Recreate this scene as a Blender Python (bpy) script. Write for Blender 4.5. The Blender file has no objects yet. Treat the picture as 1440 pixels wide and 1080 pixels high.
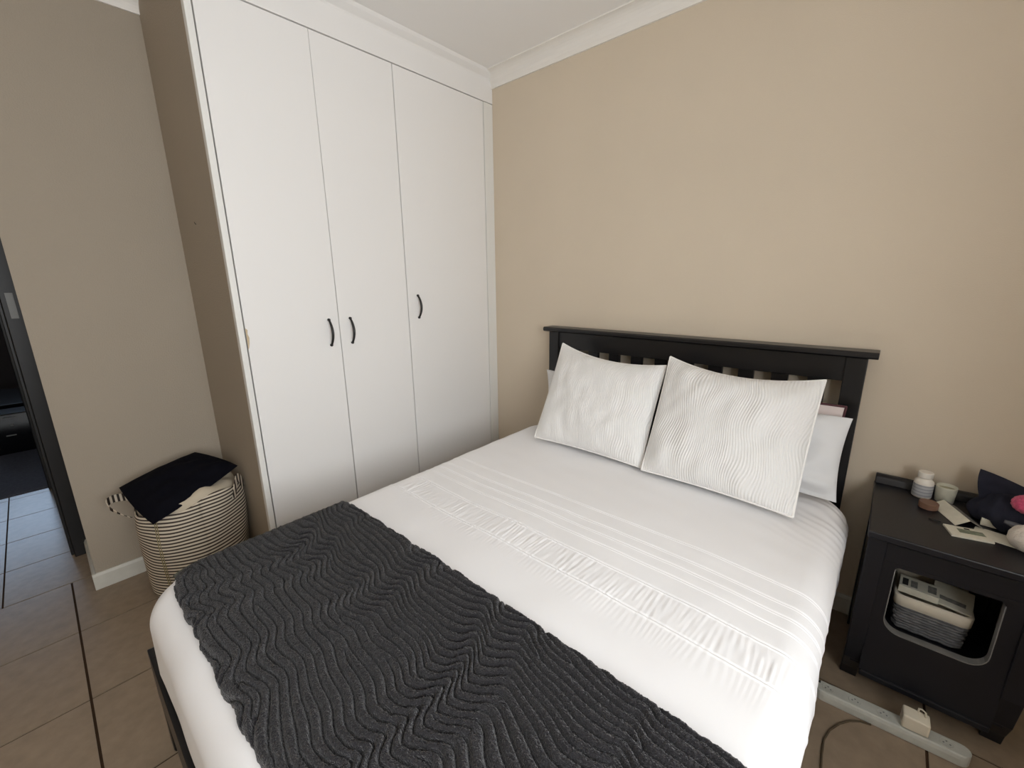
import bpy, bmesh, math, random
import numpy as np
from mathutils import Vector, Matrix
random.seed(7)
SC = bpy.context.scene
COL = SC.collection
PI = math.pi

# ---------------------------------------------------------------- camera
cam_d = bpy.data.cameras.new('camera')
cam = bpy.data.objects.new('camera', cam_d)
COL.objects.link(cam)
cam_d.sensor_fit = 'HORIZONTAL'
cam_d.sensor_width = 36.0
cam_d.lens = 595.3 / 1440 * 36.0
cam_d.clip_start = 0.02
RT = Vector((0.74818, 0.66340, -0.01099)).normalized()
FW = Vector((-0.64620, 0.72483, -0.23885)).normalized()
UP = RT.cross(FW).normalized()
M = Matrix((RT, UP, -FW)).transposed().to_4x4()
M.translation = Vector((1.91278, -2.0, 1.34282))
cam.matrix_world = M
SC.camera = cam

# ---------------------------------------------------------------- world, daylight, exposure
SC.view_settings.view_transform = 'Standard'
SC.view_settings.look = 'None'
SC.view_settings.gamma = 1.0
SC.view_settings.exposure = 0.0
SC.view_settings.use_curve_mapping = False
SKY = 9.6
world = bpy.data.worlds.new('overcast_sky')
SC.world = world
world.use_nodes = True
bg = world.node_tree.nodes['Background']
bg.inputs[0].default_value = (0.93, 0.97, 1.0, 1)
bg.inputs[1].default_value = SKY
SC.cycles.use_denoising = True
SC.cycles.max_bounces = 10
SC.cycles.diffuse_bounces = 6
SC.cycles.sample_clamp_indirect = 8.0

XR, YR, ZC = 2.70, -3.75, 2.48          # right wall, rear wall, ceiling
WIN = (-2.95, -1.25, 0.80, 2.10)        # bedroom window in the right wall: y0 y1 z0 z1
WIN2 = (-3.3, -2.0, 1.15, 2.2)          # window of the room across the hall


def portal(name, loc, rot, sx, sy):
    l = bpy.data.lights.new(name, 'AREA')
    l.shape = 'RECTANGLE'
    l.size, l.size_y = sx, sy
    l.cycles.is_portal = True
    o = bpy.data.objects.new(name, l)
    o.location = loc
    o.rotation_euler = rot
    COL.objects.link(o)


portal('window_daylight', (XR + 0.30, (WIN[0] + WIN[1]) / 2, (WIN[2] + WIN[3]) / 2), (0, PI / 2, 0), WIN[3] - WIN[2], WIN[1] - WIN[0])
portal('far_window_daylight', (-6.02, (WIN2[0] + WIN2[1]) / 2, (WIN2[2] + WIN2[3]) / 2), (0, -PI / 2, 0), WIN2[3] - WIN2[2], WIN2[1] - WIN2[0])


# ---------------------------------------------------------------- materials
def lin(c):
    return tuple(((v / 255) / 12.92 if v / 255 <= 0.04045 else ((v / 255 + 0.055) / 1.055) ** 2.4) for v in c)


def mat(name, rgb, rough=0.6, spec=0.4, nscale=0, nstr=0.0, ndist=0.002, vary=0.0, vscale=6.0, sheen=0.0, detail=4, coat=0.0, metal=0.0):
    m = bpy.data.materials.new(name)
    m.use_nodes = True
    nt = m.node_tree
    b = nt.nodes['Principled BSDF']
    c = lin(rgb)
    b.inputs['Base Color'].default_value = (*c, 1)
    b.inputs['Roughness'].default_value = rough
    b.inputs['Specular IOR Level'].default_value = spec
    b.inputs['Metallic'].default_value = metal
    b.inputs['Sheen Weight'].default_value = sheen
    b.inputs['Coat Weight'].default_value = coat
    tc = nt.nodes.new('ShaderNodeTexCoord')
    if vary > 0:
        n = nt.nodes.new('ShaderNodeTexNoise')
        n.inputs['Scale'].default_value = vscale
        n.inputs['Detail'].default_value = 5
        nt.links.new(tc.outputs['Object'], n.inputs['Vector'])
        r = nt.nodes.new('ShaderNodeValToRGB')
        r.color_ramp.elements[0].position = 0.3
        r.color_ramp.elements[1].position = 0.7
        r.color_ramp.elements[0].color = (*[v * (1 - vary) for v in c], 1)
        r.color_ramp.elements[1].color = (*[min(1, v * (1 + vary)) for v in c], 1)
        nt.links.new(n.outputs['Fac'], r.inputs['Fac'])
        nt.links.new(r.outputs['Color'], b.inputs['Base Color'])
    if nstr > 0:
        n = nt.nodes.new('ShaderNodeTexNoise')
        n.inputs['Scale'].default_value = nscale
        n.inputs['Detail'].default_value = detail
        nt.links.new(tc.outputs['Object'], n.inputs['Vector'])
        bp = nt.nodes.new('ShaderNodeBump')
        bp.inputs['Strength'].default_value = nstr
        bp.inputs['Distance'].default_value = ndist
        nt.links.new(n.outputs['Fac'], bp.inputs['Height'])
        nt.links.new(bp.outputs['Normal'], b.inputs['Normal'])
    return m


def bands(m, axis, freq, rgb2, width=0.5, wobble=0.0, sharp=0.06):
    """flat printed stripes across one object axis"""
    nt = m.node_tree
    b = nt.nodes['Principled BSDF']
    c1 = tuple(b.inputs['Base Color'].default_value)
    tc = nt.nodes.new('ShaderNodeTexCoord')
    sp = nt.nodes.new('ShaderNodeSeparateXYZ')
    nt.links.new(tc.outputs['Object'], sp.inputs[0])
    mul = nt.nodes.new('ShaderNodeMath'); mul.operation = 'MULTIPLY'; mul.inputs[1].default_value = freq
    nt.links.new(sp.outputs[axis], mul.inputs[0])
    src = mul.outputs[0]
    if wobble:
        n = nt.nodes.new('ShaderNodeTexNoise'); n.inputs['Scale'].default_value = 5
        nt.links.new(tc.outputs['Object'], n.inputs['Vector'])
        ma = nt.nodes.new('ShaderNodeMath'); ma.operation = 'MULTIPLY_ADD'; ma.inputs[1].default_value = wobble
        nt.links.new(n.outputs['Fac'], ma.inputs[0]); nt.links.new(src, ma.inputs[2])
        src = ma.outputs[0]
    fr = nt.nodes.new('ShaderNodeMath'); fr.operation = 'FRACT'
    nt.links.new(src, fr.inputs[0])
    r = nt.nodes.new('ShaderNodeValToRGB')
    e = r.color_ramp.elements
    e[0].position = width - sharp; e[0].color = c1
    e[1].position = width + sharp; e[1].color = (*lin(rgb2), 1)
    e2 = e.new(1 - sharp * 0.5); e2.color = (*lin(rgb2), 1)
    e3 = e.new(1.0); e3.color = c1
    nt.links.new(fr.outputs[0], r.inputs['Fac'])
    nt.links.new(r.outputs['Color'], b.inputs['Base Color'])
    return m


def quilt(m, scale, strength, dist=0.004, distort=6.0):
    """fine stitched wave lines in low relief, from the cloth's own UVs"""
    nt = m.node_tree
    b = nt.nodes['Principled BSDF']
    uv = nt.nodes.new('ShaderNodeUVMap')
    w = nt.nodes.new('ShaderNodeTexWave')
    w.wave_type = 'BANDS'
    w.inputs['Scale'].default_value = scale
    w.inputs['Distortion'].default_value = distort
    w.inputs['Detail'].default_value = 0.0
    w.inputs['Detail Scale'].default_value = 0.16
    nt.links.new(uv.outputs[0], w.inputs['Vector'])
    bp = nt.nodes.new('ShaderNodeBump')
    bp.inputs['Strength'].default_value = strength
    bp.inputs['Distance'].default_value = dist
    nt.links.new(w.outputs['Fac'], bp.inputs['Height'])
    nt.links.new(bp.outputs['Normal'], b.inputs['Normal'])
    return m


MT = {}
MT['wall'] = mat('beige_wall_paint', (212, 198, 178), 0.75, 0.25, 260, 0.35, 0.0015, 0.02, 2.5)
MT['wall_left'] = mat('beige_wall_paint_rough_shaded', (164, 153, 138), 0.75, 0.25, 180, 0.8, 0.002, 0.02, 2.5)  # darker copy of the wall beige, with shade put into the colour
MT['ceiling'] = mat('ceiling_paint', (242, 240, 238), 0.85, 0.2, 120, 0.1, 0.001)
MT['cornice'] = mat('cornice_paint', (236, 232, 226), 0.7, 0.3)
MT['tile'] = mat('floor_tile_glaze', (146, 129, 110), 0.26, 0.22, 90, 0.06, 0.001, 0.10, 9)
MT['grout'] = mat('grout', (62, 46, 33), 0.95, 0.1, 200, 0.3)
MT['baseboard'] = mat('baseboard_paint', (205, 203, 194), 0.5, 0.4, 60, 0.1, 0.001, 0.05, 20)
MT['door'] = mat('white_melamine', (234, 232, 230), 0.42, 0.35, 300, 0.03, 0.0005)
MT['doortrim'] = mat('white_trim', (228, 227, 223), 0.45, 0.4)
MT['inside'] = mat('cabinet_inside', (60, 55, 50), 0.9, 0.1)
MT['handle'] = mat('handle_black', (28, 27, 28), 0.35, 0.5)
MT['chip'] = mat('bare_chipboard', (196, 178, 150), 0.9, 0.1, 300, 0.8)
MT['darkwood'] = mat('black_stained_wood', (18, 17, 19), 0.32, 0.45, 40, 0.08, 0.001, 0.15, 12)
MT['navywood'] = mat('blue_black_painted_wood', (21, 21, 27), 0.38, 0.45, 60, 0.08, 0.001, 0.12, 10)
MT['duvet'] = mat('white_cotton', (240, 239, 240), 0.85, 0.15, 500, 0.06, 0.001)
MT['mattress'] = mat('mattress_ticking', (215, 213, 208), 0.9, 0.1)
MT['quilted'] = quilt(mat('white_quilted_cotton', (235, 234, 232), 0.85, 0.15), 20.0, 0.55, 0.0025, 24.0)
MT['piping'] = mat('white_piping', (242, 240, 237), 0.8, 0.2)
MT['plain'] = mat('plain_pillowcase', (222, 222, 223), 0.85, 0.15, 9, 0.25, 0.006)
MT['pinkcase'] = mat('pale_pink_pillowcase', (226, 212, 208), 0.85, 0.15)
MT['maroon'] = mat('dark_piping', (92, 62, 66), 0.8, 0.1)
MT['throw'] = mat('charcoal_plush', (40, 38, 41), 1.0, 0.05, 330, 1.0, 0.005, 0.30, 260, sheen=0.3, detail=2)
MT['throwedge'] = mat('throw_hem', (96, 96, 88), 1.0, 0.05, 600, 0.5, 0.002)
MT['basket'] = bands(mat('striped_canvas', (214, 203, 184), 0.9, 0.1), 2, 66.0, (72, 63, 58), 0.52, 0.25)
MT['webbing'] = bands(mat('striped_webbing', (212, 200, 182), 0.9, 0.1), 1, 60.0, (60, 52, 48), 0.5)
MT['liner'] = mat('cream_liner', (196, 184, 164), 0.9, 0.1, 30, 0.4, 0.004)
MT['seam'] = mat('seam_thread', (150, 138, 104), 0.9, 0.1)
MT['blackcloth'] = mat('black_cloth', (13, 13, 20), 0.9, 0.08, 300, 0.2, 0.001)
MT['white_plastic'] = mat('white_plastic', (232, 226, 216), 0.4, 0.4)
MT['label'] = bands(mat('bottle_label', (176, 177, 180), 0.6, 0.3), 2, 95.0, (146, 147, 152), 0.62, 1.2)
MT['candle'] = mat('pale_ceramic', (196, 194, 178), 0.5, 0.4, 120, 0.3, 0.002, 0.07, 60)
MT['wax'] = mat('candle_wax', (168, 164, 140), 0.6, 0.3)
MT['copper'] = mat('brown_lid', (120, 90, 73), 0.45, 0.4, 60, 0.1, 0.001, 0.1, 40)
MT['card'] = mat('white_card', (214, 210, 194), 0.6, 0.3, 100, 0.1, 0.0005, 0.05, 60)
MT['cardgreen'] = mat('green_print', (120, 126, 108), 0.6, 0.3, 0, 0, 0, 0.3, 90)
MT['cardgrey'] = mat('grey_print', (128, 126, 120), 0.6, 0.3, 0, 0, 0, 0.3, 120)
MT['ink'] = mat('dark_ink', (46, 46, 46), 0.7, 0.2)
MT['navycloth'] = mat('navy_cloth', (42, 43, 54), 0.95, 0.1, 260, 0.4, 0.0015, 0.15, 25)
MT['pink'] = mat('pink_fluff', (214, 84, 122), 1.0, 0.05, 350, 1.0, 0.004, 0.2, 90, sheen=0.3)
MT['tube'] = mat('grey_tube', (96, 97, 104), 0.35, 0.5)
MT['fluff'] = mat('cream_fluff', (216, 206, 194), 1.0, 0.05, 260, 0.8, 0.004, 0.06, 40, sheen=0.2)
MT['wicker'] = mat('grey_wicker', (112, 111, 112), 0.8, 0.2, 90, 0.3, 0.002, 0.25, 50)
MT['basketliner'] = mat('cream_cotton_liner', (224, 214, 196), 0.9, 0.1, 120, 0.3, 0.002)
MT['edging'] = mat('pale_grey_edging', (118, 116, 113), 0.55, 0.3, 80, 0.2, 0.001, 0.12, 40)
MT['strip'] = mat('grey_plastic_strip', (186, 186, 178), 0.5, 0.4, 60, 0.1, 0.001, 0.08, 30)
MT['socket'] = mat('socket_recess', (116, 118, 116), 0.6, 0.3)
MT['adapter'] = mat('cream_plastic', (220, 211, 192), 0.5, 0.4)
MT['cord'] = mat('brown_cord', (84, 72, 56), 0.7, 0.3)
MT['steel'] = mat('brushed_steel', (120, 120, 118), 0.55, 0.4, metal=0.6)
MT['jamb'] = mat('dark_door_frame', (22, 20, 20), 0.45, 0.4, 60, 0.15, 0.001, 0.12, 14)
MT['carpet'] = mat('dark_grey_carpet', (104, 103, 110), 1.0, 0.05, 300, 0.8, 0.004, 0.12, 60)
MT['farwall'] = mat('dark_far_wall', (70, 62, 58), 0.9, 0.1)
MT['gloss'] = mat('gloss_black', (12, 12, 14), 0.12, 0.5)


# ---------------------------------------------------------------- builders
def obj(name, bm, m=None, parent=None, smooth=False, bev=0.0, seg=2, kind=None, label=None):
    me = bpy.data.meshes.new(name)
    bmesh.ops.recalc_face_normals(bm, faces=bm.faces[:])
    bm.to_mesh(me)
    bm.free()
    return link(name, me, m, parent, smooth, bev, seg, kind, label)


def link(name, me, m=None, parent=None, smooth=False, bev=0.0, seg=2, kind=None, label=None):
    o = bpy.data.objects.new(name, me)
    COL.objects.link(o)
    if m is not None:
        me.materials.append(MT[m])
    if smooth:
        me.polygons.foreach_set('use_smooth', [True] * len(me.polygons))
    if parent is not None:
        o.parent = parent
        r = parent
        off = Vector((0, 0, 0))
        while r is not None:
            off += r.location
            r = r.parent
        me.transform(Matrix.Translation(-off))
    if bev:
        b = o.modifiers.new('bevel', 'BEVEL')
        b.width = bev; b.segments = seg; b.limit_method = 'ANGLE'
    if kind: o['kind'] = kind
    if label: o['label'] = label
    return o


def thing(name, label, cat, loc=(0, 0, 0), group=None):
    o = bpy.data.objects.new(name, None)
    COL.objects.link(o)
    o.empty_display_size = 0.1
    o.location = loc
    o['label'] = label; o['category'] = cat
    if group: o['group'] = group
    return o


def tag(o, label, cat, group=None):
    o['label'] = label; o['category'] = cat
    if group: o['group'] = group
    return o


def box(x0, x1, y0, y1, z0, z1, bm=None):
    bm = bm or bmesh.new()
    v = [bm.verts.new((x, y, z)) for x in (x0, x1) for y in (y0, y1) for z in (z0, z1)]
    for f in ((0, 1, 3, 2), (4, 6, 7, 5), (0, 4, 5, 1), (2, 3, 7, 6), (0, 2, 6, 4), (1, 5, 7, 3)):
        bm.faces.new([v[i] for i in f])
    return bm


def hexa(p, bm=None):
    """eight corners ordered as box(): x outer, y middle, z inner"""
    bm = bm or bmesh.new()
    v = [bm.verts.new(q) for q in p]
    for f in ((0, 1, 3, 2), (4, 6, 7, 5), (0, 4, 5, 1), (2, 3, 7, 6), (0, 2, 6, 4), (1, 5, 7, 3)):
        bm.faces.new([v[i] for i in f])
    return bm


def prism(poly, axis, a, b, bm=None):
    """extrude a 2D polygon (remaining axes in order) along an axis from a to b"""
    bm = bm or bmesh.new()
    def P(u, v, w):
        return {'x': (w, u, v), 'y': (u, w, v), 'z': (u, v, w)}[axis]
    A = [bm.verts.new(P(u, v, a)) for u, v in poly]
    B = [bm.verts.new(P(u, v, b)) for u, v in poly]
    bm.faces.new(A); bm.faces.new(B[::-1])
    n = len(poly)
    for i in range(n):
        bm.faces.new((A[i], A[(i + 1) % n], B[(i + 1) % n], B[i]))
    return bm


def tube(pts, r, n=8, closed=False, bm=None, flat=1.0):
    bm = bm or bmesh.new()
    pts = [Vector(p) for p in pts]
    N = len(pts)
    rings = []
    side = None
    for i, p in enumerate(pts):
        a = pts[(i - 1) % N] if (closed or i > 0) else p
        b = pts[(i + 1) % N] if (closed or i < N - 1) else p
        t = (b - a).normalized()
        if side is None:
            up = Vector((0, 0, 1)) if abs(t.z) < 0.95 else Vector((1, 0, 0))
            s = t.cross(up).normalized()
        else:
            s = (side - t * side.dot(t)).normalized()
        side = s
        u = s.cross(t).normalized()
        rr = r[i] if isinstance(r, (list, tuple)) else r
        rings.append([bm.verts.new(p + s * math.cos(2 * PI * k / n) * rr + u * math.sin(2 * PI * k / n) * rr * flat) for k in range(n)])
    for i in range(N if closed else N - 1):
        A, B = rings[i], rings[(i + 1) % N]
        for k in range(n):
            bm.faces.new((A[k], A[(k + 1) % n], B[(k + 1) % n], B[k]))
    if not closed:
        bm.faces.new(rings[0][::-1]); bm.faces.new(rings[-1])
    return bm


def lathe(c, prof, n=28, bm=None):
    bm = bm or bmesh.new()
    rings = []
    for r, z in prof:
        if r < 1e-5:
            rings.append([bm.verts.new((c[0], c[1], c[2] + z))])
        else:
            rings.append([bm.verts.new((c[0] + r * math.cos(2 * PI * k / n), c[1] + r * math.sin(2 * PI * k / n), c[2] + z)) for k in range(n)])
    for A, B in zip(rings, rings[1:]):
        for k in range(n):
            a = [A[k % len(A)], A[(k + 1) % len(A)]] if len(A) > 1 else [A[0]]
            b = [B[(k + 1) % len(B)], B[k % len(B)]] if len(B) > 1 else [B[0]]
            f = a + b
            if len(f) > 2: bm.faces.new(f)
    return bm


def gridmesh(name, V, ny, nx, uv=None):
    """V: (ny*nx,3) array, row by row"""
    idx = np.arange(ny * nx).reshape(ny, nx)
    F = np.stack([idx[:-1, :-1], idx[:-1, 1:], idx[1:, 1:], idx[1:, :-1]], -1).reshape(-1, 4)
    me = bpy.data.meshes.new(name)
    me.vertices.add(len(V)); me.loops.add(F.size); me.polygons.add(len(F))
    me.vertices.foreach_set('co', np.asarray(V, np.float32).ravel())
    me.loops.foreach_set('vertex_index', F.ravel().astype(np.int32))
    me.polygons.foreach_set('loop_start', np.arange(0, F.size, 4, dtype=np.int32))
    me.update(calc_edges=True)
    return me


# ---------------------------------------------------------------- floor, walls, ceiling
XL = [-1.17, -0.749, -0.317, 0.108, 0.53, 0.943, 1.355, 1.768, 2.18, 2.60, 2.75]
YL = [-3.77, -3.35, -2.935, -2.52, -2.103, -1.685, -1.267, -0.849, -0.43, -0.012]
fl = obj('floor', box(-2.30, XR + 0.1, YR - 0.1, 0.1, -0.12, -0.004), 'grout', kind='structure')
tile_me = bpy.data.meshes.new('tile')
tb = box(-0.5, 0.5, -0.5, 0.5, -0.02, 0)
tb.to_mesh(tile_me); tb.free()
tile_me.materials.append(MT['tile'])


def tile(x0, x1, y0, y1, g=0.0035):
    o = bpy.data.objects.new('tile', tile_me)
    COL.objects.link(o)
    o.parent = fl
    o.location = ((x0 + x1) / 2, (y0 + y1) / 2, random.uniform(-0.0006, 0.0))
    o.scale = (x1 - x0 - 2 * g, y1 - y0 - 2 * g, 0.2)
    return o


for a, b in zip(XL[1:], XL[2:]):
    for c, d in zip(YL, YL[1:]):
        tile(a, b, c, d)
HX = [-2.215, -2.15, -1.799, -1.449, -1.095, -0.749]
HY = [-3.77, -3.37, -3.015, -2.66, -2.312, -1.955, -1.6]
for a, b in zip(HX, HX[1:]):
    for c, d in zip(HY, HY[1:]):
        tile(a, b, c, d, 0.003)


def wall(name, bm, m='wall'):
    return obj(name, bm, m, kind='structure')


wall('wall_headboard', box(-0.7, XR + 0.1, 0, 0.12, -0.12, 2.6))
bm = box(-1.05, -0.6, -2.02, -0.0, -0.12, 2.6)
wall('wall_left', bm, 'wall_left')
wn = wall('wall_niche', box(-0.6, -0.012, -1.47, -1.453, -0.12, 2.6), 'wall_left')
bm = box(XR, XR + 0.32, YR - 0.1, WIN[0], -0.12, 2.6)
box(XR, XR + 0.32, WIN[1], 0.1, -0.12, 2.6, bm)
box(XR, XR + 0.32, WIN[0], WIN[1], -0.12, WIN[2], bm)
box(XR, XR + 0.32, WIN[0], WIN[1], WIN[3], 2.6, bm)
wall('wall_right', bm)
wall('wall_rear', box(-2.3, XR + 0.1, YR - 0.12, YR, -0.12, 2.6))
wall('wall_entry', box(-1.05, -0.6, YR, -2.95, -0.12, 2.6))
wall('wall_lintel', box(-1.05, -0.6, -2.95, -2.02, 2.1, 2.6))
# hall and the room across it
bm = box(-2.30, -2.20, -2.12, -0.9, -0.12, 2.6)
box(-2.30, -2.20, YR, -3.0, -0.12, 2.6, bm)
box(-2.30, -2.20, -3.0, -2.12, 2.08, 2.6, bm)
wall('wall_hall', bm)
wall('wall_hall_end', box(-2.30, -1.05, -1.02, -0.9, -0.12, 2.6))
bm = box(-6.12, -6.0, YR, WIN2[0], -0.12, 2.6)
box(-6.12, -6.0, WIN2[1], -1.0, -0.12, 2.6, bm)
box(-6.12, -6.0, WIN2[0], WIN2[1], -0.12, WIN2[2], bm)
box(-6.12, -6.0, WIN2[0], WIN2[1], WIN2[3], 2.6, bm)
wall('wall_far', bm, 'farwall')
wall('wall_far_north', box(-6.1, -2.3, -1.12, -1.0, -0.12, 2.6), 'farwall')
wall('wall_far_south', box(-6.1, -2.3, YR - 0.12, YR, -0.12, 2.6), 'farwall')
obj('floor_carpet', box(-6.0, -2.235, YR, -1.0, -0.12, 0.004), 'carpet', kind='structure')
obj('ceiling', box(-6.1, XR + 0.1, YR - 0.1, 0.1, ZC, ZC + 0.1), 'ceiling', kind='structure')


def cove(drop, proj, n=7):
    """profile (out, z) of a plaster cove under the ceiling"""
    P = [(0, ZC), (0, ZC - drop), (0.010, ZC - drop)]
    for i in range(n + 1):
        a = PI / 2 * i / n
        P.append((0.010 + (proj - 0.016) * (1 - math.cos(a)), ZC - drop + 0.006 + (drop - 0.012) * math.sin(a)))
    P += [(proj, ZC - 0.006), (proj, ZC)]
    return P


obj('trim_1', prism([(-u, z) for u, z in cove(0.076, 0.072)], 'x', 0.0, XR), 'cornice', kind='structure')
obj('trim_2', prism([(-0.6 + u, z) for u, z in cove(0.060, 0.065)], 'y', -2.02, -1.47), 'cornice', kind='structure')
obj('scratch', tube([(-0.334, -1.4702, 1.592), (-0.324, -1.4704, 1.584), (-0.314, -1.4702, 1.583)], 0.0016, 5), 'ink', wn)
# baseboards
def skirt(h=0.078, t=0.014):
    return [(0, 0), (t, 0), (t, h - 0.012), (t - 0.006, h), (0, h)]
obj('baseboard_headboard', prism([(-u, z) for u, z in skirt()], 'x', 0.0, XR), 'baseboard', kind='structure')
bm = prism([(-0.6 + u, z) for u, z in skirt()], 'y', -2.034, -1.47)
prism([(-2.02 - u, z) for u, z in skirt()], 'x', -1.0, -0.588, bm)
obj('baseboard_left', bm, 'baseboard', kind='structure', bev=0.002)
# window frames
def winframe(name, x0, x1, W):
    y0, y1, z0, z1 = W
    bm = box(x0, x1, y0, y0 + 0.05, z0, z1)
    box(x0, x1, y1 - 0.05, y1, z0, z1, bm)
    box(x0, x1, y0, y1, z0, z0 + 0.05, bm)
    box(x0, x1, y0, y1, z1 - 0.05, z1, bm)
    box(x0, x1, (y0 + y1) / 2 - 0.02, (y0 + y1) / 2 + 0.02, z0, z1, bm)
    return obj(name, bm, 'doortrim', kind='structure')
winframe('window_1', XR + 0.24, XR + 0.29, WIN)
w2 = winframe('window_2', -6.09, -6.04, WIN2)
gm = bpy.data.materials.new('daylight_filter')
gm.use_nodes = True
gn = gm.node_tree
tr = gn.nodes.new('ShaderNodeBsdfTransparent')
tr.inputs[0].default_value = (0.62, 0.70, 0.80, 1)
gn.links.new(tr.outputs[0], gn.nodes['Material Output'].inputs[0])
MT['tinted'] = gm
for ya, yb in ((WIN2[0] + 0.04, (WIN2[0] + WIN2[1]) / 2 - 0.01), ((WIN2[0] + WIN2[1]) / 2 + 0.01, WIN2[1] - 0.04)):
    obj('filter_pane', box(-6.068, -6.062, ya, yb, WIN2[2] + 0.04, WIN2[3] - 0.04), 'tinted', w2)  # unseen panes, tint added to dim and blue the hall floor reflection
# dark frame of the bedroom doorway, and of the doorway across the hall
dr = thing('door_1', 'dark wooden door frame at the end of the beige wall', 'door frame', (-1.05, -2.02, 0))
dr['kind'] = 'structure'
bm = box(-1.12, -1.0, -2.075, -2.021, 0, 2.1)
box(-1.085, -1.035, -2.088, -2.075, 0, 2.1, bm)
obj('jamb', bm, 'jamb', dr, bev=0.003)
obj('strike_plate', box(-1.0, -0.9985, -2.058, -2.034, 1.200, 1.312), 'steel', dr, bev=0.0006)
d2 = thing('door_2', 'dark wooden frame of the doorway across the hall', 'door frame', (-2.2, -2.12, 0))
d2['kind'] = 'structure'
bm = box(-2.31, -2.175, -2.135, -2.05, 0, 2.1)
box(-2.19, -2.165, -2.075, -2.0, 0, 2.1, bm)
obj('jamb', bm, 'jamb', d2, bev=0.004)
bm = box(-2.31, -2.175, -3.07, -3.0, 0, 2.1)
obj('jamb', bm, 'jamb', d2, bev=0.004)

# ---------------------------------------------------------------- wardrobe
wd = thing('wardrobe', 'built-in white wardrobe with three tall flat doors and black bow handles', 'wardrobe', (0, -0.73, 0))
obj('carcass', box(-0.59, -0.024, -1.452, -0.002, 0.0, 2.47), 'inside', wd)
obj('plinth', box(-0.024, -0.012, -1.446, -0.004, 0.0, 0.08), 'doortrim', wd)
obj('edge_trim', box(-0.024, 0.004, -1.4715, -1.449, 0.0, 2.47), 'doortrim', wd, bev=0.002)
obj('filler_strip', box(-0.024, 0.002, -0.072, -0.0, 0.0, 2.326), 'doortrim', wd, bev=0.0015)
bm = prism([(-0.024, 2.329), (0.003, 2.329), (0.003, 2.440), (0.006, 2.448), (0.016, 2.455), (0.030, 2.466), (0.038, ZC), (-0.024, ZC)], 'y', -1.4715, 0.0)
obj('fascia', bm, 'door', wd, bev=0.0015)


def wdoor(yb0, yt0, yb1, yt1, hy, hz):
    Z0, Z1, X0, X1 = 0.085, 2.325, -0.018, 0.0
    d = obj('door', hexa([(X0, yb0, Z0), (X0, yt0, Z1), (X0, yb1, Z0), (X0, yt1, Z1),
                          (X1, yb0, Z0), (X1, yt0, Z1), (X1, yb1, Z0), (X1, yt1, Z1)]), 'door', wd, bev=0.0012)
    pts, rad = [], []
    for i in range(15):
        t = i / 14
        pts.append((0.003 + 0.027 * math.sin(PI * t) ** 0.8, hy, hz - 0.058 + 0.116 * t))
        rad.append(0.0046 + 0.0016 * math.sin(PI * t))
    bm = tube(pts, rad, 8)
    for s in (-1, 1):
        tube([(0.0, hy, hz + s * 0.058), (0.008, hy, hz + s * 0.057)], 0.0065, 8, bm=bm)
    obj('handle', bm, 'handle', d, smooth=True, label='black bow handle')
    return d


d1 = wdoor(-1.4435, -1.4435, -1.0590, -1.0550, -1.104, 1.118)
wdoor(-1.0535, -1.0535, -0.6730, -0.6715, -1.001, 1.118)
wdoor(-0.6675, -0.6670, -0.0765, -0.0765, -0.606, 1.209)
bm = bmesh.new()
cp = [(0.0006, -1.4437, 1.168), (0.0006, -1.4360, 1.160), (0.0006, -1.4385, 1.145), (0.0006, -1.4340, 1.128), (0.0006, -1.4365, 1.105), (0.0006, -1.4402, 1.088), (0.0006, -1.4437, 1.082)]
prism([(y, z) for _, y, z in cp], 'x', -0.0005, 0.0006, bm)
obj('chipped_edge', bm, 'chip', d1, label='bare chipped spot on the door edge')

# ---------------------------------------------------------------- bed
BX0, BX1 = 0.475, 1.912          # outer faces of the duvet
BY0, BY1 = -0.125, -1.945
ZT, RAD = 0.562, 0.075
bed = thing('bed', 'black wooden double bed with slatted headboard against the beige wall', 'bed', (1.19, -1.0, 0))
PX0, PX1 = 0.492, 1.876
obj('post', box(PX0, PX0 + 0.062, -0.088, -0.038, 0, 1.062), 'darkwood', bed, bev=0.003)
obj('post', box(PX1 - 0.062, PX1, -0.088, -0.038, 0, 1.062), 'darkwood', bed, bev=0.003)
obj('top_rail', box(PX0 + 0.06, PX1 - 0.06, -0.079, -0.044, 0.972, 1.062), 'darkwood', bed, bev=0.002)
obj('bottom_rail', box(PX0 + 0.06, PX1 - 0.06, -0.079, -0.044, 0.36, 0.46), 'darkwood', bed, bev=0.002)
cap = [(-0.100, 1.062), (-0.106, 1.068), (-0.106, 1.080), (-0.100, 1.086), (-0.016, 1.086), (-0.012, 1.082), (-0.012, 1.062)]
obj('cap_rail', prism(cap, 'x', 0.462, 1.903), 'darkwood', bed, bev=0.002)
edges = [0.554]
g0 = 0.6155 + 0.0
for k in range(10):
    x0 = 0.6165 + k * 0.1213
    obj('slat', box(x0, x0 + 0.058, -0.070, -0.052, 0.44, 0.98), 'darkwood', bed, bev=0.0015)
for x0 in (0.500, 1.850):
    obj('side_rail', box(x0, x0 + 0.026, -1.93, -0.112, 0.19, 0.33), 'darkwood', bed, bev=0.003)
obj('foot_rail', box(0.474, 1.885, -1.957, -1.928, 0.17, 0.335), 'darkwood', bed, bev=0.003)
for x0 in (0.468, 1.855):
    obj('leg', box(x0 + 0.006, x0 + 0.061, -1.956, -1.912, 0.0, 0.336), 'darkwood', bed, bev=0.006)
bm = box(0.53, 1.86, -1.90, -0.13, 0.30, 0.515)
obj('mattress', bm, 'mattress', bed, bev=0.03, seg=3)


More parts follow.
